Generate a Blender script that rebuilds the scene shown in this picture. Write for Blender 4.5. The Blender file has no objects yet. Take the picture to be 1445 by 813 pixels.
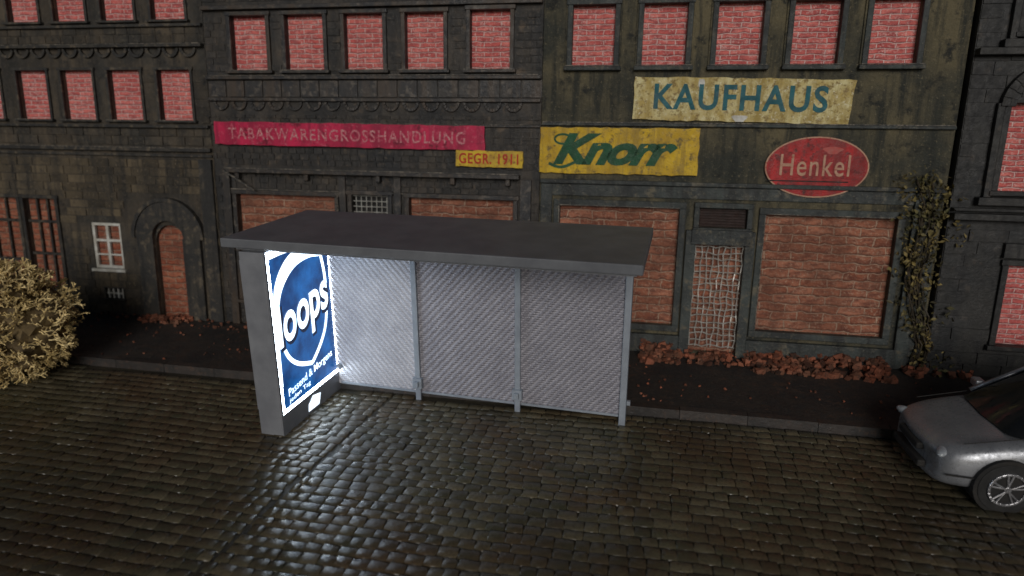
import bpy, math, random, bmesh
from mathutils import Vector, Matrix, noise
random.seed(7)
R=random.uniform
S=bpy.context.scene
D=bpy.data
def link(o,parent=None):
    S.collection.objects.link(o)
    if parent: o.parent=parent
    return o
def empty(name,loc=(0,0,0),rot=(0,0,0)):
    e=D.objects.new(name,None); e.location=loc; e.rotation_euler=rot; e.empty_display_size=.3
    return link(e)
# ---------------- materials
def nt(name):
    m=D.materials.new(name); m.use_nodes=True
    n=m.node_tree; n.nodes.clear()
    out=n.nodes.new('ShaderNodeOutputMaterial'); b=n.nodes.new('ShaderNodeBsdfPrincipled')
    n.links.new(b.outputs[0],out.inputs[0]); return m,n,b
def N(n,t,**k):
    x=n.nodes.new(t)
    for a,v in k.items(): setattr(x,a,v)
    return x
def c4(c): return (c[0],c[1],c[2],1)
def mixc(n,fac,a,b,mode='MIX'):
    m=n.nodes.new('ShaderNodeMix'); m.data_type='RGBA'; m.blend_type=mode
    for s,v in ((m.inputs[0],fac),(m.inputs[6],a),(m.inputs[7],b)):
        if hasattr(v,'is_output'): n.links.new(v,s)
        elif isinstance(v,(int,float)): s.default_value=v
        else: s.default_value=c4(v)
    return m.outputs[2]
def ramp(n,src,p0,p1,v0=0,v1=1):
    r=n.nodes.new('ShaderNodeMapRange'); r.inputs[1].default_value=p0; r.inputs[2].default_value=p1
    r.inputs[3].default_value=v0; r.inputs[4].default_value=v1; n.links.new(src,r.inputs[0]); return r.outputs[0]
def nz(n,vec,scale,detail=4,rough=.6):
    x=N(n,'ShaderNodeTexNoise'); x.inputs['Scale'].default_value=scale; x.inputs['Detail'].default_value=detail; x.inputs['Roughness'].default_value=rough
    n.links.new(vec,x.inputs['Vector']); return x.outputs['Fac']
def objco(n): return N(n,'ShaderNodeTexCoord').outputs['Object']
def bumpn(n,b,h,st,dist=.02):
    bp=N(n,'ShaderNodeBump'); bp.inputs['Strength'].default_value=st; bp.inputs['Distance'].default_value=dist
    n.links.new(h,bp.inputs['Height']); n.links.new(bp.outputs[0],b.inputs['Normal'])
def mapped(n,v,sc):
    mp=N(n,'ShaderNodeMapping'); n.links.new(v,mp.inputs[0]); mp.inputs['Scale'].default_value=sc; return mp.outputs[0]
def mat(name,c1,c2,scale=3,rough=.8,bump=.3,bscale=30,metal=0,c3=None,island=0,spec=.5,dist=.02,streak=None,speck=None,wear=.6):
    m,n,b=nt(name); v=objco(n)
    f=ramp(n,nz(n,v,scale),.38,.62)
    col=mixc(n,f,c1,c2)
    if c3 is not None:
        col=mixc(n,ramp(n,nz(n,v,scale*3.7,6,.7),wear-.04,wear+.06),col,c3)
    if island:
        g=N(n,'ShaderNodeNewGeometry').outputs['Random Per Island']
        k=ramp(n,g,0,1,1-island,1+island)
        vm=n.nodes.new('ShaderNodeVectorMath'); vm.operation='SCALE'; n.links.new(col,vm.inputs[0]); n.links.new(k,vm.inputs['Scale']); col=vm.outputs[0]
    if streak is not None:
        col=mixc(n,ramp(n,nz(n,mapped(n,v,(3.2,3.2,.35)),1.6,5,.65),.48,.62,0,.9),col,streak)
    if speck is not None:
        col=mixc(n,ramp(n,nz(n,v,20,4,.75),.57,.68,0,.85),col,speck)
    n.links.new(col,b.inputs['Base Color'])
    b.inputs['Metallic'].default_value=metal; b.inputs['Specular IOR Level'].default_value=spec
    n.links.new(ramp(n,nz(n,v,bscale*.4,2),.3,.7,max(0,rough-.14),min(1,rough+.12)),b.inputs['Roughness'])
    if bump: bumpn(n,b,nz(n,v,bscale,5,.7),bump,dist)
    return m
def brickmat(name,c1,c2,mortar,bw,bh,ms,dirt,dirtc,dark=.55):
    m,n,b=nt(name); v=objco(n)
    sp=N(n,'ShaderNodeSeparateXYZ'); n.links.new(v,sp.inputs[0])
    wob=N(n,'ShaderNodeTexNoise'); wob.inputs['Scale'].default_value=6; n.links.new(v,wob.inputs['Vector'])
    cb=N(n,'ShaderNodeCombineXYZ'); n.links.new(sp.outputs[0],cb.inputs[0]); n.links.new(sp.outputs[2],cb.inputs[1])
    va=n.nodes.new('ShaderNodeVectorMath'); va.operation='MULTIPLY_ADD'
    n.links.new(wob.outputs['Color'],va.inputs[0]); va.inputs[1].default_value=(bh*.7,bh*.7,0); n.links.new(cb.outputs[0],va.inputs[2])
    br=N(n,'ShaderNodeTexBrick'); n.links.new(va.outputs[0],br.inputs['Vector'])
    br.inputs['Color1'].default_value=c4(c1); br.inputs['Color2'].default_value=c4(c2); br.inputs['Mortar'].default_value=c4(mortar)
    br.inputs['Scale'].default_value=1; br.inputs['Brick Width'].default_value=bw; br.inputs['Row Height'].default_value=bh
    br.inputs['Mortar Size'].default_value=ms; br.inputs['Mortar Smooth'].default_value=.3; br.inputs['Bias'].default_value=-.1
    col=mixc(n,ramp(n,nz(n,mapped(n,v,(.6,1,1.6)),9,5,.7),.42,.62,0,dark),br.outputs['Color'],(c1[0]*.36,c1[1]*.34,c1[2]*.45))
    col=mixc(n,ramp(n,nz(n,v,26,5,.75),.53,.66,0,.75),col,mortar)
    col=mixc(n,ramp(n,br.outputs['Fac'],0,1,0,.6),col,mortar)
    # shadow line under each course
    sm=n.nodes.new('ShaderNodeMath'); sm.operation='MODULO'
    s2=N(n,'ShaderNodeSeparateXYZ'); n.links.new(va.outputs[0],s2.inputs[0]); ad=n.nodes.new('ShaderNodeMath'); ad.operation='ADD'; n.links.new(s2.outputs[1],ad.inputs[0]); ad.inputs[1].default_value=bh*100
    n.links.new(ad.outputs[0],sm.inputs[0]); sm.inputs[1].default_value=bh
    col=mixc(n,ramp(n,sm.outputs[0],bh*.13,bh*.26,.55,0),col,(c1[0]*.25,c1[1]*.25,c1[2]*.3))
    col=mixc(n,ramp(n,nz(n,v,1.4,4,.6),.4,.7,0,dirt),col,dirtc)
    n.links.new(col,b.inputs['Base Color']); b.inputs['Roughness'].default_value=.75; b.inputs['Specular IOR Level'].default_value=.3
    h=n.nodes.new('ShaderNodeMath'); h.operation='MULTIPLY_ADD'; n.links.new(br.outputs['Fac'],h.inputs[0]); h.inputs[1].default_value=-1
    n.links.new(nz(n,v,25),h.inputs[2]); bumpn(n,b,h.outputs[0],.9,.03)
    return m
def emis(name,c,st,noisec=None,ns=3):
    m,n,b=nt(name); v=objco(n); b.inputs['Base Color'].default_value=c4((c[0]*.5,c[1]*.5,c[2]*.5)); b.inputs['Roughness'].default_value=.25
    if noisec is not None:
        col=mixc(n,ramp(n,nz(n,v,ns,5,.6),.4,.65),c,noisec); n.links.new(col,b.inputs['Emission Color'])
    else: b.inputs['Emission Color'].default_value=c4(c)
    b.inputs['Emission Strength'].default_value=st; return m
# ---------------- mesh builder
class MB:
    def __init__(s): s.v=[];s.f=[];s.m=[]
    def poly(s,pts,mi=0):
        k=len(s.v); s.v+= [tuple(p) for p in pts]; s.f.append(tuple(range(k,k+len(pts)))); s.m.append(mi)
    def box(s,x0,x1,y0,y1,z0,z1,mi=0,back=True,j=0):
        k=len(s.v)
        p=[(x0,y0,z0),(x1,y0,z0),(x1,y1,z0),(x0,y1,z0),(x0,y0,z1),(x1,y0,z1),(x1,y1,z1),(x0,y1,z1)]
        if j: p=[(a+R(-j,j),b if i in(2,3,6,7) else b+R(-j,j)*.6,c+R(-j,j)) for i,(a,b,c) in enumerate(p)]
        s.v+=p
        fs=[(0,1,5,4),(1,2,6,5),(3,0,4,7),(4,5,6,7),(3,2,1,0)]
        if back: fs.append((2,3,7,6))
        for f in fs: s.f.append(tuple(k+i for i in f)); s.m.append(mi)
    def extr(s,pts,y0,y1,mi=0):
        n=len(pts);k=len(s.v)
        s.v+=[(p[0],y0,p[1]) for p in pts]+[(p[0],y1,p[1]) for p in pts]
        s.f.append(tuple(range(k,k+n))); s.m.append(mi)
        for i in range(n):
            j=(i+1)%n; s.f.append((k+i,k+n+i,k+n+j,k+j)); s.m.append(mi)
    def arc(s,cx,cz,ro,ri,y0,y1,a0=0,a1=math.pi,seg=10,mi=0):
        for i in range(seg):
            t0=a0+(a1-a0)*i/seg; t1=a0+(a1-a0)*(i+1)/seg
            s.extr([(cx+ri*math.cos(t0),cz+ri*math.sin(t0)),(cx+ro*math.cos(t0),cz+ro*math.sin(t0)),(cx+ro*math.cos(t1),cz+ro*math.sin(t1)),(cx+ri*math.cos(t1),cz+ri*math.sin(t1))],y0,y1,mi)
    def stick(s,a,b,r,n=4,mi=0,r2=None,caps=True):
        a=Vector(a);b=Vector(b);d=(b-a)
        if d.length<1e-6:return
        r2=r if r2 is None else r2
        q=d.to_track_quat('Z','Y');k=len(s.v)
        for p,rr in ((a,r),(b,r2)):
            for i in range(n):
                t=2*math.pi*i/n; s.v.append(tuple(p+q@Vector((rr*math.cos(t),rr*math.sin(t),0))))
        for i in range(n):
            j=(i+1)%n; s.f.append((k+i,k+j,k+n+j,k+n+i)); s.m.append(mi)
        if caps:
            s.f.append(tuple(k+n+i for i in range(n))); s.m.append(mi)
            s.f.append(tuple(k+n-1-i for i in range(n))); s.m.append(mi)
    def build(s,name,mats,parent=None,loc=(0,0,0),rot=(0,0,0),bevel=0,smooth=False,subs=0):
        me=D.meshes.new(name); me.from_pydata(s.v,[],s.f)
        for m in mats: me.materials.append(m)
        me.polygons.foreach_set('material_index',s.m)
        if smooth: me.polygons.foreach_set('use_smooth',[True]*len(s.f))
        me.update(); o=D.objects.new(name,me); link(o,parent); o.location=loc; o.rotation_euler=rot
        if bevel:
            b=o.modifiers.new('b','BEVEL'); b.width=bevel; b.segments=2; b.limit_method='ANGLE'
        if subs:
            q=o.modifiers.new('s','SUBSURF'); q.levels=subs; q.render_levels=subs
        return o
def textmesh(name,body,x0,x1,z0,z1,y,m,parent,loc=(0,0,0),shear=0,offset=0,plane='xz',tilt=0,ext=.004,spacing=1):
    cu=D.curves.new(name,'FONT'); cu.body=body; cu.shear=shear; cu.offset=offset; cu.extrude=ext; cu.size=1; cu.space_character=spacing
    cu.resolution_u=4
    t=D.objects.new(name+'_tmp',cu); S.collection.objects.link(t)
    bpy.context.view_layer.update()
    me=D.meshes.new_from_object(t.evaluated_get(bpy.context.evaluated_depsgraph_get()))
    D.objects.remove(t)
    xs=[v.co.x for v in me.vertices]; ys=[v.co.y for v in me.vertices]
    ax,bx,ay,by=min(xs),max(xs),min(ys),max(ys)
    for v in me.vertices:
        px=x0+(v.co.x-ax)/(bx-ax)*(x1-x0); pz=z0+(v.co.y-ay)/(by-ay)*(z1-z0)+tilt*((v.co.x-ax)/(bx-ax)-.5)
        d=v.co.z
        v.co=Vector((px,y-d,pz)) if plane=='xz' else Vector((y+d,px,pz))
    me.materials.clear(); me.materials.append(m)
    o=D.objects.new(name,me); link(o,parent); o.location=loc; return o

# ---------------- palette
M_b1=mat('dark_stone',(.030,.028,.024),(.078,.060,.040),1.1,.8,.7,30,c3=(.014,.014,.014),island=.3,streak=(.02,.018,.016),speck=(.12,.10,.07))
M_b1t=mat('dark_trim',(.02,.02,.02),(.042,.037,.03),2,.6,.6,30,c3=(.11,.088,.06),streak=(.014,.014,.014),wear=.56)
M_b1l=mat('brown_stone',(.105,.080,.048),(.048,.039,.027),1.2,.85,.8,35,c3=(.024,.022,.019),island=.35,streak=(.027,.024,.02),speck=(.16,.125,.08))
M_b2=mat('black_brick_tile',(.015,.016,.018),(.046,.037,.028),1.0,.6,.7,35,c3=(.085,.062,.042),island=.4,streak=(.012,.012,.012),speck=(.10,.08,.06))
M_b2t=mat('black_trim',(.013,.014,.017),(.032,.028,.025),2.5,.5,.5,30,c3=(.10,.085,.07),wear=.57,streak=(.055,.038,.026))
M_b3=mat('olive_plaster',(.15,.125,.070),(.040,.042,.033),.8,.75,1.0,18,c3=(.020,.021,.018),dist=.045,streak=(.024,.027,.023),speck=(.21,.18,.11),wear=.57)
M_b3t=mat('slate_grey_render',(.045,.056,.053),(.020,.024,.025),1.2,.6,.8,20,c3=(.12,.105,.072),streak=(.014,.016,.016),wear=.59,speck=(.12,.115,.09))
M_b4=mat('black_stone',(.010,.011,.012),(.024,.023,.021),1.5,.6,.6,25,c3=(.045,.038,.032),island=.35,streak=(.008,.008,.009))
M_edge=mat('worn_edge',(.22,.19,.15),(.05,.047,.04),6,.6,.4,40,c3=(.025,.025,.025),wear=.5)
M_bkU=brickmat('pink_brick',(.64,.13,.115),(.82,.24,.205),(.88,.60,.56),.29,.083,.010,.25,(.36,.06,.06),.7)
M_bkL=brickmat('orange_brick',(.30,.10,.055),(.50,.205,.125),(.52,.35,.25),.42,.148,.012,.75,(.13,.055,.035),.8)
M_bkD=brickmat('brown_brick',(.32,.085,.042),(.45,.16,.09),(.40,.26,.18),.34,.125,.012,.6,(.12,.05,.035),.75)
M_wire=mat('galvanised_wire',(.6,.6,.56),(.35,.33,.3),8,.4,0,metal=.3)
M_white=mat('chalky_white_paint',(.60,.60,.56),(.4,.38,.33),6,.6,.2,40)
M_black=mat('black_void',(.01,.01,.01),(.018,.016,.014),3,.8,.2,20)
M_rust=mat('rust_plate',(.04,.018,.014),(.02,.012,.01),4,.7,.4,30)
M_rooft=mat('roof_tile',(.03,.028,.027),(.05,.04,.035),2,.7,.5,20)

LEAN=math.radians(-5); FY=11.1; BZ=.12
def inside(x,z,hs):
    return any(h[0]-1e-6<x<h[1]+1e-6 and h[2]-1e-6<z<h[3]+1e-6 for h in hs)
def wall(mb,x0,x1,h0,h1,holes,y=0,depth=.13,mi=0):
    xs=sorted({x0,x1}|{h[0] for h in holes}|{h[1] for h in holes}); zs=sorted({h0,h1}|{h[2] for h in holes}|{h[3] for h in holes})
    for i in range(len(xs)-1):
        for j in range(len(zs)-1):
            if inside((xs[i]+xs[i+1])/2,(zs[j]+zs[j+1])/2,holes): continue
            mb.poly([(xs[i],y,zs[j]),(xs[i+1],y,zs[j]),(xs[i+1],y,zs[j+1]),(xs[i],y,zs[j+1])],mi)
    for a,b,c,d in [h[:4] for h in holes]:
        e=y+depth
        mb.poly([(a,y,c),(a,e,c),(a,e,d),(a,y,d)][::-1],mi); mb.poly([(b,y,c),(b,e,c),(b,e,d),(b,y,d)],mi)
        mb.poly([(a,y,d),(b,y,d),(b,e,d),(a,e,d)],mi); mb.poly([(a,y,c),(b,y,c),(b,e,c),(a,e,c)][::-1],mi)
def blocks(mb,x0,x1,h0,h1,bw,bh,holes,mi=0,p=.02,jit=.5,skip=0):
    r=0;z=h0
    while z+bh<=h1+1e-4:
        x=x0-(bw*.5 if r%2 else 0)
        while x<x1:
            w=bw*(1+R(-.15,.15)*jit*2)
            a=max(x,x0)+.009;b=min(x+w,x1)-.009
            if b-a>.04 and R(0,1)>skip:
                bad=any(a<h[1]+.0 and b>h[0] and z+.005<h[3] and z+bh-.005>h[2] for h in holes)
                if not bad: 
                    d=p*R(.5,1.5)
                    mb.box(a,b,-d,.01,z+.009,z+bh-.009,mi,back=False,j=.005)
            x+=w
        z+=bh;r+=1
def frame(mb,h,w=.06,p=.045,mi=0,sill=True):
    a,b,c,d=h[:4]
    mb.box(a-w,a,-p,.02,c,d,mi);mb.box(b,b+w,-p,.02,c,d,mi);mb.box(a-w-.02,b+w+.02,-p-.006,.02,d,d+w,mi)
    if sill: mb.box(a-w-.04,b+w+.04,-p-.05,.02,c-w*.8,c,mi)
def panes(mb,holes,y=.1,mi=0):
    for i,h in enumerate(holes):
        a,b,c,d=h[:4]; mb.poly([(a,y,c),(b,y,c),(b,y,d),(a,y,d)],mi)
def shell(mb,x0,x1,h1,depth=2.6,mi=0):
    mb.box(x0,x1,.135,depth,0,h1,mi)
    for x,s in ((x0,1),(x1,-1)):
        mb.poly([(x,0,0),(x,.135,0),(x,.135,h1),(x,0,h1)][::s],mi)
    mb.poly([(x0,0,h1),(x1,0,h1),(x1,.135,h1),(x0,.135,h1)],mi)
def roof(name,x0,x1,h1,par,loc,d=2.6):
    mb=MB(); mb.box(x0+.01,x1-.01,-.22,d-.05,h1+.005,h1+.14,0)
    k=[(x0,-.3,h1+.145),(x1,-.3,h1+.145),(x1,d,h1+.145),(x0,d,h1+.145),(x0,d*.5,h1+1.3),(x1,d*.5,h1+1.3)]
    for f in ((0,1,5,4),(2,3,4,5),(1,2,5),(3,0,4),(3,2,1,0)): mb.poly([k[i] for i in f],1)
    mb.build(name,[M_b1t,M_rooft],par,loc)

# ======== building 1 (left)
X0,X1=-16,-7.905
cols=[(-14.25,-13.57),(-13.15,-12.47),(-12.06,-11.38),(-11.04,-10.35),(-10.0,-9.31),(-8.94,-8.25)]
rowA=[(a,b,3.92,4.84) for a,b in cols]; rowB=[(a,b,5.72,6.65) for a,b in cols]
low=[(-15.3,-14.2,.8,2.35),(-13.5,-12.46,.2,2.35),(-12.3,-11.55,.5,2.35),(-10.8,-10.12,.96,1.9),(-9.34,-8.69,.02,1.9),(-10.62,-10.2,.33,.55)]
B=empty('stone_town_house',(-11.9,FY,BZ),(LEAN,0,0)); L=(11.9,0,0)
mb=MB(); wall(mb,X0,X1,0,8,rowA+rowB+low,mi=0); shell(mb,X0,X1,8)
arch=(-9.72,-8.28,0,2.4)
blocks(mb,X0,X1,3.45,3.82,.42,.17,[],0,.018); blocks(mb,X0,X1,3.86,4.9,.36,.15,rowA,0,.014)
blocks(mb,X0,X1,6.7,7.7,.36,.15,rowB,0,.014); blocks(mb,X0,X1,5.32,5.64,.3,.15,[],0,.012)
blocks(mb,X0,X1,.05,3.2,.40,.165,low+[arch],1,.014,skip=.04)
mb.build('walls',[M_b1,M_b1l],B,L)
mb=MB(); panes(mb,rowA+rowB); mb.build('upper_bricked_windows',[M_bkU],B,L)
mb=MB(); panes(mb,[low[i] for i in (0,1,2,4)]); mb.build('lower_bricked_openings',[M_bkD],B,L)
mb=MB()
for h in rowA+rowB: frame(mb,h,.05,.04)
for z,t,p in ((3.78,.05,.1),(3.34,.07,.09),(3.24,.05,.05),(5.24,.06,.12),(5.6,.05,.08),(7.75,.12,.15)): mb.box(X0,X1-.01,-p,.01,z,z+t)
x=X0+.2
while x<X1-.15:
    mb.arc(x,5.23,.17,.115,-.05,.0,math.pi,2*math.pi,8); x+=.36
frame(mb,low[0],.07,.05); frame(mb,low[1],.07,.05); frame(mb,low[2],.07,.05); frame(mb,low[5],.03,.02)
for h in low[:3]:
    a,b,c,d=h; 
    for fx in (.33,.66): mb.box(a+(b-a)*fx-.02,a+(b-a)*fx+.02,.03,.07,c,d)
    mb.box(a,b,.025,.075,d-.5,d-.45); mb.box(a,b,.02,.08,(c+d)/2-.25,(c+d)/2-.2)
mb.box(-9.7,-9.345,-.08,.01,0,1.65);mb.box(-8.685,-8.3,-.08,.01,0,1.65)
mb.arc(-9.0,1.65,.72,.345,-.085,.01,0,math.pi,16); mb.arc(-9.0,1.65,.80,.725,-.11,.01,0,math.pi,16)
for s in (-1,1):
    pts=[(-9.015+s*.325,1.902),(-9.015+s*.325,1.55)]+[(-9.015+s*.325*math.cos(t),1.55+.35*math.sin(t)) for t in [i*math.pi/16 for i in range(1,9)]]
    if s>0: pts=pts[::-1]
    mb.extr(pts,.02,.09)
mb.box(-8.2,-7.93,-.07,.01,0,3.2)
mb.build('cornices_and_frames',[M_b1t],B,L,bevel=.008)
mb=MB()
for h in rowA: mb.box(h[0]-.08,h[1]+.08,-.096,-.085,h[2]-.012,h[2]+.003)
mb.box(X0+.05,X1-.05,-.126,-.11,5.29,5.304); mb.box(X0+.05,X1-.05,-.096,-.08,3.402,3.414)
mb.build('worn_edges',[M_edge],B,L)
mb=MB(); a,b,c,d=low[3]
mb.poly([(a,.11,c),(b,.11,c),(b,.11,d),(a,.11,d)],1)
for q in ((a,a+.06,c,d),(b-.06,b,c,d)): mb.box(q[0],q[1],.03,.08,q[2],q[3])
mb.box(a+.06,b-.06,.031,.08,c,c+.06);mb.box(a+.06,b-.06,.031,.08,d-.06,d);mb.box((a+b)/2-.03,(a+b)/2+.03,.032,.08,c+.06,d-.06);mb.box(a+.06,b-.06,.035,.075,c+.55,c+.6);mb.box(a+.06,b-.06,.035,.075,c+.27,c+.3)
mb.box(a-.05,b+.05,-.05,.02,c-.06,c-.005)
for i in range(4): mb.box(-10.6+i*.11,-10.56+i*.11,.03,.06,.33,.55)
mb.box(-10.62,-10.2,.028,.06,.42,.45)
mb.poly([(-10.62,.1,.33),(-10.2,.1,.33),(-10.2,.1,.55),(-10.62,.1,.55)],2)
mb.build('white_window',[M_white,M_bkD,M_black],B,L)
roof('roof',X0,X1,8,B,L)

# ======== building 2
X0,X1=-7.895,-1.615
top=[(-7.34,-6.64,4.82,5.76),(-6.27,-5.54,4.82,5.76),(-5.14,-4.43,4.82,5.76),(-4.02,-3.33,4.82,5.76),(-2.86,-2.17,4.82,5.78)]
low=[(-7.46,-5.45,.5,2.57),(-4.0,-2.07,.5,2.6),(-5.11,-4.41,.05,2.62)]
B=empty('black_brick_shop_house',(-4.7,FY,BZ),(LEAN,0,0)); L=(4.7,0,0)
mb=MB(); wall(mb,X0,X1,0,8,top+low); shell(mb,X0,X1,8)
blocks(mb,X0,X1,2.68,3.02,.17,.11,low,0,.018); blocks(mb,X0,X1,3.12,3.45,.17,.11,[],0,.018); blocks(mb,-2.5,X1,3.45,3.85,.17,.11,[],0,.018)
blocks(mb,X0,X1,3.9,4.05,.2,.075,[],0,.016)
blocks(mb,X0,X1,.02,2.6,.3,.14,low,0,.016)
blocks(mb,X0,X1,4.8,5.85,.25,.12,top,0,.014); blocks(mb,X0,X1,6,7.7,.25,.12,[],0,.014)
x=X0+.03
while x<X1-.2: mb.box(x,x+.34,-.03,.01,4.36,4.64,1); x+=.37
mb.build('walls',[M_b2,M_b2t],B,L)
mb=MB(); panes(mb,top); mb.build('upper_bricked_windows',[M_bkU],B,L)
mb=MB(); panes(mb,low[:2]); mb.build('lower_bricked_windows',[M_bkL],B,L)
mb=MB()
for h in top: frame(mb,h,.07,.06)
for h in low: frame(mb,h,.08,.06)
for z,t,p in ((4.66,.06,.1),(4.28,.06,.07),(3.86,.035,.05),(5.86,.07,.1),(7.7,.14,.16)): mb.box(X0+.01,X1-.01,-p,.01,z,z+t)
x=X0+.25
while x<X1-.15:
    mb.arc(x,4.27,.16,.1,-.045,.0,math.pi,2*math.pi,8); x+=.37
mb.box(-7.62,-1.95,-.2,.01,2.98,3.05); 
mb.box(-7.7,-7.55,-.1,.01,0.0,2.97);mb.box(-1.95,-1.75,-.08,.01,0,2.97)
mb.box(-5.35,-5.22,-.07,.01,0,2.97);mb.box(-4.28,-4.15,-.07,.01,0,2.97)
for x in (-7.4,-6,-4.6,-3.2,-2.2): mb.box(x,x+.08,-.14,.01,2.86,2.978)
mb.build('cornices_and_frames',[M_b2t],B,L,bevel=.008)
mb=MB(); mb.box(-7.6,-1.97,-.205,-.19,3.052,3.07); mb.box(-7.55,-2.1,-.065,-.01,2.655,2.675)
for h in top: mb.box(h[0]-.1,h[1]+.1,-.116,-.1,h[2]-.012,h[2]+.003)
mb.box(X0+.05,X1-.05,-.105,-.09,4.722,4.734); mb.box(X0+.05,X1-.05,-.056,-.04,3.897,3.906)
mb.stick((-7.58,-.22,3.02),(-6.98,-.2,2.66),.02,5)
mb.stick((-5.38,-.09,2.3),(-5.38,-.09,2.62),.02,4)
mb.build('worn_edges',[M_edge],B,L)
mb=MB(); a,b,c,d=low[2]; mb.poly([(a,.12,c),(b,.12,c),(b,.12,d),(a,.12,d)],1)
x=a+.05
while x<b: mb.stick((x,.05,c),(x,.05,d),.009,4); x+=.1
z=c+.05
while z<d: mb.stick((a,.04,z),(b,.04,z),.009,4); z+=.1
mb.build('door_grille',[M_wire,M_black],B,L)
roof('roof',X0,X1,8,B,L)

# ======== building 3 department store
X0,X1=-1.605,4.86
top=[(x,x+.69,4.86,5.82) for x in (-1.12,.03,1.19,2.33,3.46)]
low=[(-1.24,.8,.5,2.55),(2.2,4.22,.5,2.5),(1.1,1.9,.05,1.96),(1.13,1.9,2.25,2.58)]
B=empty('department_store',(1.6,FY,BZ),(LEAN,0,0)); L=(-1.6,0,0)
mb=MB(); wall(mb,X0,X1,0,8,top+low,mi=0); shell(mb,X0,X1,8)
mb.build('walls',[M_b3],B,L)
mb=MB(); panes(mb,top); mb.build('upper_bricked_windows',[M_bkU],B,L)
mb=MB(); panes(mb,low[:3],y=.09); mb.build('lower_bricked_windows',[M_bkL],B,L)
mb=MB()
for h in top: frame(mb,h,.085,.06,1); frame(mb,(h[0]-.085,h[1]+.085,h[2]+.002,h[3]+.09),.03,.035,0,False)
for z,t,p in ((3.9,.05,.07),(2.93,.07,.09),(7.6,.16,.16),(6.2,.08,.08)): mb.box(X0+.01,X1-.01,-p,.01,z,z+t,1)
def ring(h,w,p,mi): 
    a,b,c,d=h; mb.box(a-w,a,-p,.01,c,d,mi);mb.box(b,b+w,-p,.01,c,d,mi);mb.box(a-w,b+w,-p-.004,.01,d,d+w,mi);mb.box(a-w,b+w,-p-.004,.01,c-w,c,mi)
ring(low[0],.11,.05,1); ring(low[1],.11,.05,1)
mb.box(.93,1.1,-.1,.01,0,2.2,1); mb.box(1.9,2.06,-.1,.01,0,2.2,1); mb.box(1.02,2.0,-.13,.01,1.965,2.22,1)
ring(low[3],.09,.08,1)
mb.box(X0+.02,.93,-.09,.01,0,.33,1); mb.box(2.06,X1-.4,-.09,.01,0,.33,1)
mb.box(4.42,4.8,-.08,.01,.0,2.92,1)
mb.box(-1.58,-1.38,-.06,.01,.34,2.92,1)
mb.box(X0+.02,X1-.02,-.03,.01,2.72,2.925,1)
mb.build('cornices_and_frames',[M_b3,M_b3t],B,L,bevel=.01)
mb=MB(); mb.box(X0+.03,X1-.03,-.078,-.06,3.951,3.965)
for h in top: mb.box(h[0]-.1,h[1]+.1,-.118,-.1,4.862,4.874)
for h in (low[0],low[1]): mb.box(h[0]-.02,h[0]-.006,-.062,-.04,h[2],h[3]); mb.box(h[0],h[1],-.062,-.04,h[3]+.004,h[3]+.018)
mb.build('worn_edges',[M_edge],B,L)
mb=MB(); a,b,c,d=low[3]; mb.poly([(a,.08,c),(b,.08,c),(b,.08,d),(a,.08,d)],0)
for i in range(7): mb.box(a+.02,b-.02,.02,.07,c+.02+i*.045,c+.035+i*.045,0)
mb.build('ventilation_louvre',[M_rust],B,L)
mb=MB(); a,b,c,d=low[2]
for i in range(9):
    x=a+.02+i*(b-a-.04)/8; p=None
    for k in range(13):
        q=(x+R(-.022,.022),.0+R(-.02,.02),c+.1+k*(d-c-.12)/12)
        if p: mb.stick(p,q,.0095,4)
        p=q
for i in range(17):
    z=c+.12+i*(d-c-.16)/16; p=None
    for k in range(8):
        q=(a+.01+k*(b-a-.02)/7,-.008+R(-.02,.02),z+R(-.022,.022))
        if p: mb.stick(p,q,.0095,4)
        p=q
mb.build('door_wire_mesh',[M_wire],B,L)
roof('roof',X0,X1,8,B,L)

# ======== building 4
X0,X1=4.9,13
top=[(x,x+.9,3.0,4.3) for x in (5.5,7.3,9.1,10.9)]; top2=[(x,x+.9,5.3,6.6) for x in (5.5,7.3,9.1,10.9)]
low=[(x,x+.95,.55,1.85) for x in (5.85,7.6,9.4,11.2)]
B=empty('ornate_black_town_house',(9,FY-.12,BZ),(LEAN,0,0)); L=(-9,0,0)
mb=MB(); wall(mb,X0,X1,0,8,top+top2+low); shell(mb,X0,X1,8)
blocks(mb,X0,X1,.0,2.5,.5,.2,low,0,.02); blocks(mb,X0,X1,2.9,7.5,.5,.2,top+top2,0,.015)
mb.build('walls',[M_b4],B,L)
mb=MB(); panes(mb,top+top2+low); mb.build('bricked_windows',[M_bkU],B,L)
mb=MB()
for h in top+top2:
    frame(mb,h,.09,.07); mb.arc((h[0]+h[1])/2,h[3]-.05,.62,.5,-.12,.01,0,math.pi,14); mb.arc((h[0]+h[1])/2,h[3]-.05,.5,.4,-.08,.01,0,math.pi,14)
    mb.box(h[0]-.2,h[0]-.1,-.1,.01,h[2]-.1,h[3]); mb.box(h[1]+.1,h[1]+.2,-.1,.01,h[2]-.1,h[3])
    mb.box(h[0]-.28,h[1]+.28,-.16,.01,h[2]-.22,h[2]-.1)
for h in low: frame(mb,h,.09,.06); mb.box(h[0]-.12,h[1]+.12,-.1,.01,h[3]+.12,h[3]+.35)
for z,t,p in ((2.55,.1,.18),(2.68,.05,.1),(4.98,.1,.16),(7.6,.2,.2)): mb.box(X0+.01,X1-.01,-p,.01,z,z+t)
mb.build('cornices_and_frames',[M_b4],B,L,bevel=.01)
roof('roof',X0,X1,8,B,L)

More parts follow.
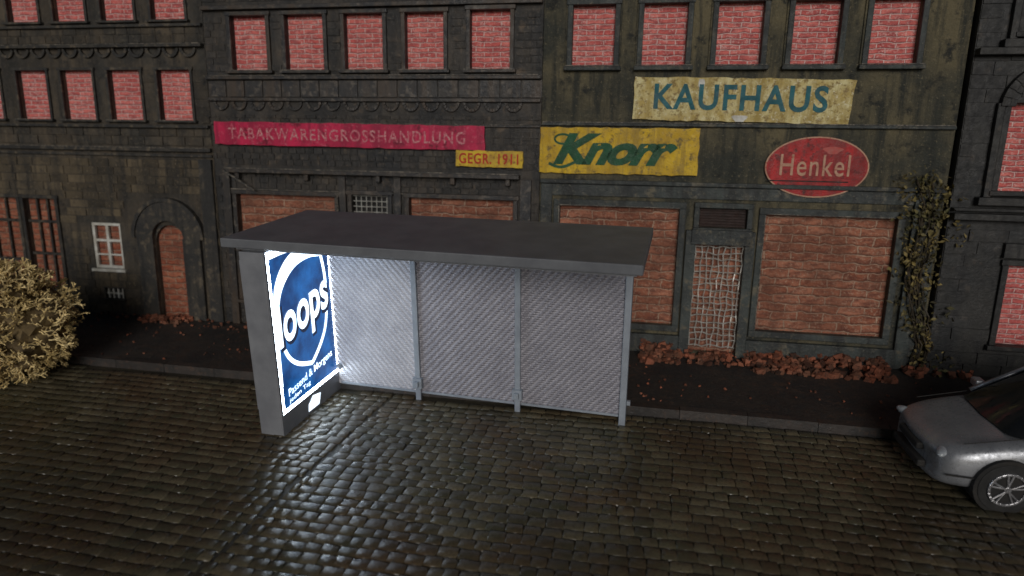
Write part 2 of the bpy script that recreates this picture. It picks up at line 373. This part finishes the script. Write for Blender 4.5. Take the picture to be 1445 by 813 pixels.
# ======== signs
def paint(name,c1,c2,c3,rough=.5,sc=4,wear=.6,**k): return mat(name,c1,c2,sc,rough,.35,30,c3=c3,spec=.25,wear=wear,**k)
def sign(name,cx,cz,tilt=0): 
    y=-.03
    e=empty(name,(cx,FY+math.sin(-LEAN)*cz+y,BZ+math.cos(LEAN)*cz)); e.rotation_euler=(LEAN,math.radians(tilt),0); return e
def ragged(x0,x1,z0,z1,skew=0,n=26,j=.012):
    p=[]
    for i in range(n): p.append((x0+(x1-x0)*i/n,z0+R(-j,j)))
    for i in range(5): p.append((x1+R(-j,j)+skew*i/5,z0+(z1-z0)*i/5))
    for i in range(n): p.append((x1+skew+(x0-x1-skew)*i/n,z1+R(-j,j)))
    for i in range(5): p.append((x0+R(-j,j),z1+(z0-z1)*i/5))
    return p
E=sign('department_store_sign',1.62,4.33,.9)
mb=MB(); mb.extr(ragged(-1.69,1.66,-.34,.34,.06),-.03,.02); mb.build('board',[paint('cream_enamel',(.44,.33,.10),(.62,.55,.28),(.22,.15,.045),.5,4.5,.54,streak=(.33,.24,.065),speck=(.72,.68,.48))],E)
M_teal=paint('teal_paint',(.010,.12,.145),(.01,.08,.10),(.14,.18,.10),.5,7,.66)
textmesh('lettering','KAUFHAUS',-1.36,1.33,-.17,.24,-.034,M_teal,E,offset=.024,spacing=1.14)
mb=MB(); mb.extr([(.02+.11*math.cos(t)*(1+.3*math.sin(3*t)),-.29+.07*math.sin(t)*(1+.3*math.cos(2*t))) for t in [i*.4 for i in range(16)]],-.036,-.02)
mb.extr([(-.62+.05*math.cos(t),.25+.09*math.sin(t)*(1+.3*math.cos(2*t))) for t in [i*.42 for i in range(15)]],-.036,-.02); mb.build('chipped_patch',[M_white],E)
E=sign('yellow_food_shop_sign',-.3,3.49,0)
mb=MB(); mb.extr(ragged(-1.31,1.33,-.38,.385,.01),-.03,.02); mb.build('board',[paint('yellow_enamel',(.66,.43,.012),(.46,.28,.012),(.14,.10,.025),.45,2.2,.58,streak=(.33,.21,.02),speck=(.22,.15,.03))],E)
M_green=paint('green_paint',(.010,.085,.035),(.012,.06,.025),(.10,.12,.02),.5,5,.68)
textmesh('lettering','Knorr',-1.08,1.0,-.24,.29,-.034,M_green,E,shear=.42,offset=.045,spacing=.9)
mb=MB()
def ribbon(mb,pts,w,y,mi=0):
    for i in range(len(pts)-1):
        a=Vector(pts[i]);b=Vector(pts[i+1]);d=(b-a).normalized();nn=Vector((-d.y,d.x))*w*.5
        q=[a-nn-d*.005,b-nn+d*.005,b+nn+d*.005,a+nn-d*.005]; mb.poly([(t.x,y-i*.00005,t.y) for t in q],mi)
ribbon(mb,[(-1.15+i*.03,-.22-.06*math.sin(i*.24)) for i in range(24)],.05,-.0335)
ribbon(mb,[(-.92+.14*math.cos(t),.19+.08*math.sin(t)) for t in [i*.3 for i in range(20)]],.035,-.0338)
mb.build('underline_swash',[M_green],E)
E=sign('red_oval_sign',2.89,3.29,0)
mb=MB()
def ell(a,b,n=48): return [(a*math.cos(2*math.pi*i/n),b*math.sin(2*math.pi*i/n)) for i in range(n)]
M_red=paint('red_enamel',(.46,.014,.016),(.24,.010,.012),(.08,.010,.010),.4,2.6,.58,streak=(.20,.012,.012),speck=(.11,.02,.02))
M_cream=paint('cream_paint',(.50,.30,.20),(.42,.22,.15),(.3,.06,.04),.5,6,.6)
mb.extr(ell(.79,.485),-.03,.02,1); mb.extr(ell(.768,.463),-.034,-.02,0)
mb.box(-.74,.5,-.037,-.03,-.235,-.215,2)
mb.extr([(.22+.14*math.cos(t)*(1+.3*math.sin(3*t)),.27+.06*math.sin(t)) for t in [i*.4 for i in range(16)]],-.0355,-.02,3)
mb.build('board',[M_red,M_cream,M_black,mat('faded_red',(.36,.10,.08),(.42,.05,.04),8,.6,.2)],E)
textmesh('lettering','Henkel',-.56,.5,-.14,.20,-.038,M_cream,E,offset=.006,spacing=1.12)
E=sign('red_tobacco_shop_sign',-5.18,3.68,.4)
mb=MB(); mb.extr(ragged(-2.6,2.6,-.20,.215,-.01,40,.01),-.07,-.02); mb.build('board',[paint('magenta_paint',(.58,.022,.085),(.38,.018,.06),(.16,.012,.03),.5,1.6,.58,streak=(.28,.016,.05),speck=(.58,.14,.19))],E)
textmesh('lettering','TABAKWARENGROSSHANDLUNG',-2.3,2.25,-.10,.11,-.074,paint('faded_pink_paint',(.60,.38,.36),(.46,.15,.18),(.46,.025,.08),.5,10,.50),E,offset=.014,spacing=1.2)
E=sign('small_yellow_sign',-2.5,3.32,.5)
mb=MB(); mb.extr(ragged(-.6,.6,-.14,.14,0,12,.008),-.075,-.02); mb.build('board',[paint('pale_yellow_enamel',(.66,.46,.03),(.45,.28,.04),(.26,.12,.03),.5,4,.58)],E)
textmesh('lettering','GEGR. 1911',-.54,.52,-.09,.095,-.079,paint('brick_red_paint',(.50,.025,.012),(.36,.02,.012),(.5,.2,.03),.5,9,.68),E,offset=.018,spacing=1.12)

# ======== ground, pavement, road
M_ground=mat('earth',(.02,.019,.016),(.03,.027,.022),.5,.9,.4,8)
mb=MB(); mb.poly([(-300,-300,-.07),(300,-300,-.07),(300,300,-.07),(-300,300,-.07)]); mb.build('ground',[M_ground])
M_pave=mat('dark_asphalt',(.018,.017,.017),(.036,.029,.024),1.2,.7,.8,18,c3=(.065,.038,.026),streak=(.02,.02,.02),speck=(.07,.055,.042))
M_kerb=mat('kerb_stone',(.022,.02,.019),(.038,.03,.026),3,.6,.6,22,c3=(.065,.04,.028),island=.3)
ky=lambda x:8.866-.0121*x
mb=MB()
mb.poly([(-40,ky(-40)+.14,.12),(40,ky(40)+.14,.12),(40,16,.12),(-40,16,.12)],0)
x=-40
while x<40:
    w=.95
    k=len(mb.v);a=x+.004;b=x+w-.004;j=R(-.004,.004)
    mb.v+=[(a,ky(a),-.06),(b,ky(b),-.06),(b,ky(b)+.15,-.06),(a,ky(a)+.15,-.06),(a,ky(a)+.02,.124+j),(b,ky(b)+.02,.124+j),(b,ky(b)+.15,.126+j),(a,ky(a)+.15,.126+j)]
    for f in ((0,1,5,4),(1,2,6,5),(3,0,4,7),(4,5,6,7)): mb.f.append(tuple(k+i for i in f)); mb.m.append(1)
    x+=w
mb.build('pavement',[M_pave,M_kerb])
m,n,b=nt('cobblestone'); v=objco(n); g=N(n,'ShaderNodeNewGeometry').outputs['Random Per Island']
col=mixc(n,g,(.062,.056,.034),(.135,.114,.070)); col=mixc(n,ramp(n,nz(n,v,.7,4),.45,.62,0,.7),col,(.090,.052,.026))
col=mixc(n,ramp(n,nz(n,v,1.9,4),.55,.68,0,.6),col,(.048,.054,.030))
col=mixc(n,ramp(n,nz(n,v,26,5,.7),.48,.68,0,.65),col,(.028,.026,.019))
col=mixc(n,ramp(n,nz(n,v,.33,3),.46,.62,0,.55),col,(.026,.023,.016))
n.links.new(col,b.inputs['Base Color'])
n.links.new(ramp(n,nz(n,v,2.2,4),.35,.65,.16,.46),b.inputs['Roughness']); bumpn(n,b,nz(n,v,18,4,.55),.35,.02); b.inputs['Specular IOR Level'].default_value=.5
M_cob=m
M_joint=mat('joint_sand',(.024,.021,.014),(.045,.037,.022),4,.6,.6,30)
mb=MB(); mb.poly([(-40,-14,-.018),(40,-14,-.018),(40,ky(40),-.018),(-40,ky(-40),-.018)],1)
def stone(cx,cy,w,d,tz,rot):
    k=len(mb.v); cr,sr=math.cos(rot),math.sin(rot); tx,ty=R(-.03,.03),R(-.03,.03)
    jit=[(R(-.09,.09)*w*.5,R(-.09,.09)*d*.5) for _ in range(4)]
    for sc,z in ((1.03,-.03),(.99,-.005),(.88,.003)):
        for i,(sx,sy) in enumerate(((-1,-1),(1,-1),(1,1),(-1,1))):
            px=sx*w/2*sc+jit[i][0]; py=sy*d/2*sc+jit[i][1]
            mb.v.append((cx+px*cr-py*sr,cy+px*sr+py*cr,z+tz+(px*tx+py*ty if z>-.02 else 0)))
    for r in (0,4):
        for i in range(4):
            j=(i+1)%4; mb.f.append((k+r+i,k+r+j,k+r+4+j,k+r+4+i)); mb.m.append(0)
    mb.f.append((k+8,k+9,k+10,k+11)); mb.m.append(0)
y=1.2
while y<9.05:
    d=R(.15,.18); x=-16+R(0,.2)
    while x<10:
        w=R(.15,.235); cx=x+w/2; cy=y+d/2+.05*math.sin(cx*.7+1)+.035*noise.noise((cx*.8,y*.8,0)); x+=w
        if cy+d/2>ky(cx)-.01: continue
        gx=-3.55-(8.75-cy)*.135
        lo,hi=cx-w/2,cx+w/2
        if lo<gx<hi:
            if gx-lo>hi-gx: hi=gx-.018
            else: lo=gx+.018
            if hi-lo<.05: continue
        stone((lo+hi)/2,cy,hi-lo-.005,d-.005,R(-.005,.004),R(-.04,.04)+.03*math.sin(cx*.7))
    y+=d
o=mb.build('cobblestone_road',[M_cob,M_joint],smooth=True)
# ======== rubble
M_rub=mat('brick_rubble',(.24,.072,.036),(.12,.052,.03),3,.85,.5,20,island=.7,c3=(.04,.03,.024))
mb=MB()
def rock(x,y,z,s):
    k=len(mb.v); q=[(sx*s*R(.4,1),sy*s*R(.4,1),sz*s*R(.3,.85)) for sx,sy,sz in ((-1,-1,-1),(1,-1,-1),(1,1,-1),(-1,1,-1),(-1,-1,1),(1,-1,1),(1,1,1),(-1,1,1))]
    rm=Matrix.Rotation(R(0,6.3),3,'Z')@Matrix.Rotation(R(-.6,.6),3,'X')
    for p in q: p=rm@Vector(p); mb.v.append((x+p.x,y+p.y,z+p.z))
    for f in ((0,1,5,4),(1,2,6,5),(2,3,7,6),(3,0,4,7),(4,5,6,7),(3,2,1,0)): mb.f.append(tuple(k+i for i in f)); mb.m.append(0)
def pile(x0,x1,n,dep=.42,hmax=.28,s1=.095):
    for i in range(n):
        x=R(x0,x1); t=R(0,1)**1.4; y=FY-.05-t*dep; hh=hmax*(1-t)*(.5+.5*abs(noise.noise((x*1.3,3,0))*2))
        rock(x,y,.14+R(0,1)*hh,R(.02,s1)*R(.5,1))
pile(.3,.95,150,.5,.32); pile(.95,2.05,70,.45,.1); pile(2.05,4.3,400,.6,.22); pile(4.6,5.6,50,.35,.15); pile(-9.6,-8.6,80,.3,.12,.07); pile(-10.8,-8,50,.4,.04,.05); pile(-7.9,-5.4,60,.4,.1,.06)
for i in range(260): rock(R(-12,5.5),R(9.1,10.9),.13,R(.008,.025))
mb.build('brick_rubble',[M_rub])
# ======== climbing plant
M_leaf=mat('dry_ivy_leaf',(.20,.15,.05),(.07,.065,.025),2,.7,.2,20,island=.75)
M_twig=mat('ivy_stem',(.05,.035,.02),(.03,.025,.015),3,.8,.3,20)
P=MB()
def onwall(x,h,o): return Vector((x,FY+h*math.sin(-LEAN)-o,BZ+h))
def icx(h): return 4.74-.06*h+.07*math.sin(h*3)-max(0,h-2.5)*.12+.05*(h<.6)
for s in range(9):
    dx=R(-.17,.17); h=0; p=onwall(icx(0)+dx,0,.1); top_=3.1*R(.7,1)
    while h<top_:
        h+=.12; dx+=R(-.03,.03); q=onwall(icx(h)+dx,h,.1+R(0,.08)); P.stick(p,q,.013,4,1); p=q
clumps=[(R(0,3.1),random.gauss(0,.15)) for _ in range(70)]+[(R(2.5,3.15),random.gauss(-.05,.24)) for _ in range(14)]+[(R(1.4,2.2),random.gauss(.05,.17)) for _ in range(8)]
for ch,cdx in clumps:
    for i in range(random.randint(8,15)):
        h=ch+random.gauss(0,.08); 
        if h<0: continue
        c=onwall(icx(h)+cdx+random.gauss(0,.07),h,.07+abs(random.gauss(0,.09)))
        s=R(.025,.06); a=Vector((R(-1,1),R(-1,.1),R(-.6,1))).normalized(); u=a.orthogonal().normalized(); u.rotate(Matrix.Rotation(R(0,6.28),3,a)); w=a.cross(u)
        P.poly([c-u*s,c-u*s*.1+w*s*.55+a*s*.2,c+u*s*1.1,c-u*s*.1-w*s*.55+a*s*.2],0)
P.build('climbing_ivy',[M_leaf,M_twig])
# ======== moss bush
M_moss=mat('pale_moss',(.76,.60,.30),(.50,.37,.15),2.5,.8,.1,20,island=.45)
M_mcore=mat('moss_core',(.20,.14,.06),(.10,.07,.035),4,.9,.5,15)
P=MB()
cen=Vector((-10.38,8.35,.86)); rad=Vector((1.4,1.05,1.06))
def lump(d): return 1+.17*noise.noise(d*2.2)+.15*noise.noise(d*4.7)
def twig(p,d,l,r,lev):
    q=p+d*l; P.stick(p,q,r,3,0,r*.8,caps=(lev==0))
    if lev>0:
        for k in range(2):
            nd=(d+Vector((R(-1,1),R(-1,1),R(-1,1)))*.9).normalized(); twig(q,nd,l*R(.7,1),r*.86,lev-1)
for i in range(3300):
    d=Vector((R(-1,1),R(-1,1),R(-1,1)))
    if d.length>1 or d.length<.05: continue
    d.normalize(); s=lump(d)*R(.8,.97)
    p=cen+Vector((d.x*rad.x,d.y*rad.y,d.z*rad.z))*s
    if p.z<.02: continue
    twig(p,(d+Vector((R(-1,1),R(-1,1),R(-.6,1)))*.7).normalized(),R(.045,.07),.0135,3)
bush=P.build('moss_bush',[M_moss])
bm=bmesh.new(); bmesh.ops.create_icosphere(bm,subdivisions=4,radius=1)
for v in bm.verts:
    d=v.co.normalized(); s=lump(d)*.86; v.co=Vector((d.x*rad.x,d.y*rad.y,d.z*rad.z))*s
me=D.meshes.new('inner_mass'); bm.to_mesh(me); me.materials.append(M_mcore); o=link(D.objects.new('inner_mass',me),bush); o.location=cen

# ======== bus shelter
SH=empty('bus_shelter',(0,8.57,0),(0,0,math.radians(-4.1)))
def printm(name,c,sc,ang,st=.5,rough=.45,ct=.35,cross=False):
    m,n,b=nt(name); v=objco(n)
    def wave(ang,sc,dist=1.2):
        mp=N(n,'ShaderNodeMapping'); n.links.new(v,mp.inputs[0]); mp.inputs['Rotation'].default_value=(0,ang,0)
        w=N(n,'ShaderNodeTexWave'); w.wave_type='BANDS'; w.bands_direction='X'; w.inputs['Scale'].default_value=sc; w.inputs['Distortion'].default_value=dist; w.inputs['Detail'].default_value=3; w.inputs['Detail Scale'].default_value=2.5
        n.links.new(mp.outputs[0],w.inputs['Vector']); return w.outputs['Fac']
    w=wave(ang,sc)
    base=mixc(n,ramp(n,nz(n,v,3),.35,.65),c,(c[0]*.72,c[1]*.72,c[2]*.74))
    col=mixc(n,ramp(n,w,0.1,.9,.0,ct),base,(c[0]*.40,c[1]*.40,c[2]*.43))
    hh=w
    if cross:
        w2=wave(math.radians(90),9,2.5)
        col=mixc(n,ramp(n,w2,.3,1,0,.35),col,(c[0]*.45,c[1]*.45,c[2]*.48))
        a=n.nodes.new('ShaderNodeMath'); a.operation='MULTIPLY_ADD'; n.links.new(w2,a.inputs[0]); a.inputs[1].default_value=.5; n.links.new(w,a.inputs[2]); hh=a.outputs[0]
        col=mixc(n,ramp(n,nz(n,v,40,4,.75),.53,.66,0,.6),col,(min(1,c[0]*1.7),min(1,c[1]*1.7),min(1,c[2]*1.7)))
    n.links.new(col,b.inputs['Base Color']); b.inputs['Roughness'].default_value=rough
    h=n.nodes.new('ShaderNodeMath'); h.operation='MULTIPLY_ADD'; n.links.new(nz(n,v,40,4),h.inputs[0]); h.inputs[1].default_value=.5; n.links.new(hh,h.inputs[2])
    bumpn(n,b,h.outputs[0],st,.014); return m
M_pA=printm('printed_panel_a',(.55,.55,.59),4.2,math.radians(42),.9,.5,.5,True)
M_pB=printm('printed_panel_b',(.38,.37,.41),4.0,math.radians(-42),1,.45,.7,True)
M_g=printm('grey_plastic',(.25,.26,.28),22,math.radians(90),.25)
M_gr=printm('grey_roof_plastic',(.17,.18,.195),22,0,.35,.5)
M_gl=printm('grey_post_plastic',(.30,.34,.39),22,math.radians(90),.3,.4)
mb=MB(); mb.box(-5.08,.275,-1.58,.49,2.67,2.79); mb.build('roof',[M_gr],SH,bevel=.012)
mb=MB(); mb.box(-4.95,.2,-1.45,.4,2.62,2.669); mb.build('roof_underframe',[M_g],SH)
for i,(a,b_,m_) in enumerate(((-4.47,-3.12,M_pA),(-3.08,-1.54,M_pB),(-1.5,-.04,M_pB))):
    mb=MB(); mb.box(a-.03,b_+.03,.0,.035,.1,2.62); mb.build('back_panel_%d'%(i+1),[m_],SH)
mb=MB()
for x in (-3.1,-1.52):
    mb.box(x-.042,x+.042,-.055,-.002,-.02,2.619); mb.box(x-.075,x+.075,-.09,-.004,.2,.37); mb.box(x-.035,x+.035,-.14,-.06,.24,.33)
mb.box(-.02,.075,-.07,.07,-.02,2.619); mb.box(.075,.13,-.03,.03,.3,.37)
mb.box(-4.44,-3.15,-.02,-.003,.1,.14);mb.box(-3.05,-1.57,-.02,-.003,.1,.14);mb.box(-1.47,-.025,-.02,-.003,.1,.14)
mb.build('posts',[M_gl],SH,bevel=.012)
lx0,lx1,ly0,ly1=-4.84,-4.48,-1.56,.06
M_w=emis('lit_white_border',(.78,.90,1.0),30)
M_w2=emis('lit_white_print',(.78,.90,1.0),2.6,(.50,.70,.95),2.5)
M_bl=emis('lit_blue_print',(.004,.035,.135),1.2,(.010,.11,.36),2.2)
M_dk=emis('navy_print',(.002,.008,.035),1.0)
mb=MB(); mb.box(lx0,lx1-.02,ly0,ly1,-.02,2.62); 
mb.box(lx1-.019,lx1+.0,ly0,ly1,-.02,.3); 
mb.box(lx1-.019,lx1,ly0,ly0+.05,.3,2.62)
mb.box(lx0-.035,lx0,ly0+.03,ly1-.05,.35,2.5)
mb.build('light_box_housing',[M_g],SH,bevel=.006)
p0,p1,q0,q1=ly0+.05,ly1-.02,.3,2.6
def pane(mb,a,b,c,d,x,mi=0): mb.poly([(x,a,c),(x,b,c),(x,b,d),(x,a,d)],mi)
mb=MB(); X=lx1-.008
bw=.05
pane(mb,p0,p0+bw,q0,q1,X);pane(mb,p1-bw,p1,q0,q1,X);pane(mb,p0+bw,p1-bw,q0,q0+bw,X);pane(mb,p0+bw,p1-bw,q1-bw,q1,X)
mb.build('lit_border',[M_w],SH)
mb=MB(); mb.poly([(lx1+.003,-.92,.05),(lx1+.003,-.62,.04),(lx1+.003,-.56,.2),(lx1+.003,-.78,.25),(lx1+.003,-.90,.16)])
mb.build('base_light_patch',[emis('light_patch_glow',(.8,.9,1.0),2.2,(.3,.4,.5),9)],SH)  # glowing patch added for the bright spot of light on the box base
mb=MB(); pane(mb,p0+bw,p1-bw,q0+bw,q1-bw,X-.002); mb.build('poster',[M_bl],SH)
def strip(mb,pts,w,x,mi=0):
    L_=[];n_=len(pts)
    for i in range(n_):
        a=Vector(pts[max(i-1,0)]);b=Vector(pts[min(i+1,n_-1)]);d=(b-a).normalized(); nn=Vector((-d.y,d.x)); wi=w[min(i,len(w)-1)] if isinstance(w,list) else w
        L_.append((Vector(pts[i])-nn*wi/2,Vector(pts[i])+nn*wi/2))
    for (a,b),(c,d) in zip(L_,L_[1:]): mb.poly([(x,t.x,t.y) for t in (a,c,d,b)],mi)
def smooth(p,n=3):
    for _ in range(n):
        q=[p[0]]
        for i in range(len(p)-1):
            a=Vector(p[i]);b=Vector(p[i+1]); q+= [tuple(a*.75+b*.25),tuple(a*.25+b*.75)]
        p=q+[p[-1]]
    return p
mb=MB(); c0=(p0+p1)/2
arcp=smooth([(c0-.68,1.75),(c0-.6,2.1),(c0-.25,2.38),(c0+.2,2.42),(c0+.55,2.3)],3)
nn_=len(arcp); strip(mb,arcp,[.05+.17*math.sin(math.pi*i/nn_) for i in range(nn_)],X+.002)
rp=smooth([(c0+.5,2.36),(c0+.60,1.95),(c0+.58,1.5),(c0+.5,1.15),(c0+.3,.92),(c0+.05,.74)]); strip(mb,rp,.065,X+.0022)
lp=smooth([(c0-.62,1.3),(c0-.52,1.05),(c0-.3,.86),(c0+.05,.74)]); strip(mb,lp,.065,X+.0024)
strip(mb,smooth([(c0-.71,2.52),(c0-.4,2.53),(c0-.05,2.5)]),.035,X+.001)
strip(mb,[(c0-.715,2.0),(c0-.70,1.4),(c0-.715,.7)],[.05,.035,.02],X+.0012)
mb.build('poster_emblem',[M_w2],SH)
textmesh('poster_lettering_shadow','loops',c0-.66,c0+.66,1.10,1.92,X+.003,M_dk,SH,plane='yz',tilt=.22,offset=.05,ext=0)
textmesh('poster_lettering','loops',c0-.68,c0+.62,1.15,1.97,X+.006,M_w2,SH,plane='yz',tilt=.22,offset=.02,ext=0)
textmesh('poster_slogan','Passend & Morgens',c0-.6,c0+.6,.53,.68,X+.003,M_w2,SH,plane='yz',tilt=.14,ext=0,offset=.005)
textmesh('poster_small_print','jeden Tag',c0-.6,c0-.05,.40,.49,X+.003,M_w2,SH,plane='yz',tilt=.05,ext=0)
bm=bmesh.new(); bmesh.ops.create_uvsphere(bm,u_segments=16,v_segments=10,radius=.05)
me=D.meshes.new('knob'); bm.to_mesh(me); me.materials.append(M_gl); o=link(D.objects.new('knob',me),SH); o.location=(-4.42,-.06,.42)

# ======== car
CAR=empty('parked_car',(3.55,8.02,0),(0,0,math.radians(2)))
M_sil=mat('silver_paint',(.30,.31,.33),(.24,.25,.27),3,.34,.05,60,metal=.55)
M_glass=mat('dark_glass',(.01,.011,.012),(.015,.016,.017),3,.15,0)
M_tyre=mat('rubber',(.012,.012,.012),(.02,.02,.02),5,.8,.2,30)
M_rim=mat('alloy',(.5,.5,.52),(.4,.4,.42),5,.3,0,metal=.8)
M_lamp=mat('headlamp_glass',(.40,.43,.45),(.25,.27,.30),8,.1,0,spec=.8)
mb=MB()
st=[(0,.50,.22,.56),(.05,.63,.17,.64),(.2,.69,.16,.70),(.5,.73,.16,.78),(.95,.745,.17,.86),(1.3,.75,.17,.91),(2.0,.76,.17,.93),(2.8,.76,.17,.94),(3.3,.75,.18,.94),(3.65,.72,.2,.92),(3.82,.66,.24,.84),(3.86,.5,.3,.7)]
def sec(w,zb,zt):
    h=zt-zb
    half=[(0,zt),(.6*w,zt-.008),(.86*w,zt-.035),(.96*w,zt-.09*h/.6-.03),(w,zb+.55*h),(.985*w,zb+.22*h),(.93*w,zb+.03),(.6*w,zb)]
    return [(-a,z) for a,z in half[::-1][:-1]]+[(0,zt)]+half[1:]
rings=[]
for s,w,zb,zt in st:
    k=len(mb.v); pr=sec(w,zb,zt); mb.v+=[(s+ (0 if s>.3 else .09*(abs(y)/max(w,.01))**2),y,z) for y,z in pr]; rings.append((k,len(pr)))
for (k0,n0),(k1,_) in zip(rings,rings[1:]):
    for i in range(n0):
        j=(i+1)%n0; mb.f.append((k0+i,k0+j,k1+j,k1+i)); mb.m.append(0)
mb.f.append(tuple(range(rings[0][0],rings[0][0]+rings[0][1]))[::-1]);mb.m.append(0)
mb.f.append(tuple(range(rings[-1][0],rings[-1][0]+rings[-1][1])));mb.m.append(0)
mb.build('body',[M_sil],CAR,smooth=True,subs=2)
def gh(z,x0,x1,w,rr=.18):
    return [(x0,-w+rr,z),(x0-.04,0,z),(x0,w-rr,z),(x0+rr*1.2,w,z),((x0+x1)/2,w+.01,z),(x1-rr,w,z),(x1,w-rr,z),(x1+.03,0,z),(x1,-w+rr,z),(x1-rr,-w,z),((x0+x1)/2,-w-.01,z),(x0+rr*1.2,-w,z)]
mb=MB(); lv=[gh(.84,.80,3.68,.68),gh(1.05,1.10,3.58,.64),gh(1.28,1.42,3.42,.57)]
for r in lv: mb.v+=r
for a in range(2):
    for i in range(12):
        j=(i+1)%12; mb.f.append((a*12+j,a*12+i,a*12+12+i,a*12+12+j)); mb.m.append(0)
mb.build('windows',[M_glass],CAR,smooth=True)
mb=MB(); r0=gh(1.275,1.40,3.45,.585); r1=gh(1.36,1.58,3.3,.49)
mb.v+=r0+r1
for i in range(12):
    j=(i+1)%12; mb.f.append((j,i,12+i,12+j)); mb.m.append(0)
mb.f.append(tuple(range(12,24))[::-1]); mb.m.append(0)
for s in (-1,1):
    for a,b_ in (((.96,.672,.85),(1.58,.575,1.29)),((2.2,.705,.9),(2.25,.585,1.29)),((3.0,.70,.9),(3.0,.585,1.29)),((3.5,.65,.88),(3.3,.55,1.29))):
        mb.stick((a[0],s*a[1],a[2]),(b_[0],s*b_[1],b_[2]),.035,6)
mb.build('roof_and_pillars',[M_sil],CAR,smooth=True)
mb=MB()
mb.box(-.012,.08,-.26,.26,.44,.53,0); mb.box(-.012,.08,-.36,.36,.26,.35,0)
for s in (-1,1): mb.box(1.02,1.13,s*.76-.08,s*.76+.08,.88,.98,1); mb.box(1.04,1.10,s*.68-.06,s*.68+.06,.86,.90,1)
mb.build('grille_and_mirrors',[M_black,M_sil],CAR,bevel=.02)
for s in (-1,1):
    bm=bmesh.new(); bmesh.ops.create_uvsphere(bm,u_segments=20,v_segments=12,radius=1)
    for v in bm.verts: v.co=Vector((v.co.x*.065,v.co.y*.16,v.co.z*.055))
    me=D.meshes.new('headlamp'); bm.to_mesh(me); me.materials.append(M_lamp); 
    for p in me.polygons: p.use_smooth=True
    o=link(D.objects.new('headlamp',me),CAR); o.location=(.165,s*.475,.575); o.rotation_euler=(0,math.radians(-25),s*.5)
mb=MB()
for s in (-1,1): mb.stick((.16,s*.66,.36),(.5,s*.742,.38),.012,5)
mb.stick((.3,-.6,.735),(.9,-.62,.86),.006,4);mb.stick((.3,.6,.735),(.9,.62,.86),.006,4)
mb.build('panel_gaps',[M_black],CAR)
for x in (.76,3.1):
    for s in (-1,1):
        mb=MB(); y0=s*.60; y1=s*.775
        mb.stick((0,s*.5,0),(0,s*.765,0),.345,28,3)
        mb.stick((0,y0,0),(0,y1,0),.30,32,0)
        mb.stick((0,y0,0),(0,y1+s*.004,0),.205,28,2)
        mb.arc(0,0,.21,.18,min(y1,y1+s*.03),max(y1,y1+s*.03),0,2*math.pi,24,1)
        for k in range(5):
            t=2*math.pi*k/5+.3
            for dt in (-.16,.16): mb.stick((.03*math.cos(t),y1+s*.012,.03*math.sin(t)),(.19*math.cos(t+dt),y1+s*.012,.19*math.sin(t+dt)),.014,5,1)
        mb.stick((0,y1,0),(0,y1+s*.025,0),.04,12,1)
        mb.build('wheel',[M_tyre,M_rim,M_black,M_black],CAR,loc=(x,0,.30),bevel=.006)

# ======== light, world, camera
w=D.worlds.new('World'); S.world=w; w.use_nodes=True; n=w.node_tree; bg=n.nodes['Background']
sk=n.nodes.new('ShaderNodeTexSky'); sk.sky_type='NISHITA'; sk.sun_disc=False
EL=math.radians(21); 
sk.sun_elevation=EL; sk.sun_rotation=math.radians(172)
n.links.new(sk.outputs[0],bg.inputs[0]); bg.inputs[1].default_value=.012
su=D.lights.new('sun','SUN'); su.energy=1.5; su.angle=math.radians(25); su.color=(1,.96,.91)
so=link(D.objects.new('sun',su))
d=Vector((.14*math.cos(EL),-.99*math.cos(EL),math.sin(EL))); so.rotation_euler=d.to_track_quat('Z','Y').to_euler()
cam=D.cameras.new('camera'); co=link(D.objects.new('camera',cam)); S.camera=co
co.location=(0,0,4.65); co.rotation_euler=(math.radians(90-17.2),0,math.radians(10.5))
cam.sensor_width=36; cam.lens=36*920/1445; cam.clip_end=1000; cam.clip_start=.05
cam.dof.use_dof=True; cam.dof.focus_distance=8.9; cam.dof.aperture_fstop=.32
S.view_settings.view_transform='Standard'; S.view_settings.look='None'; S.view_settings.exposure=0
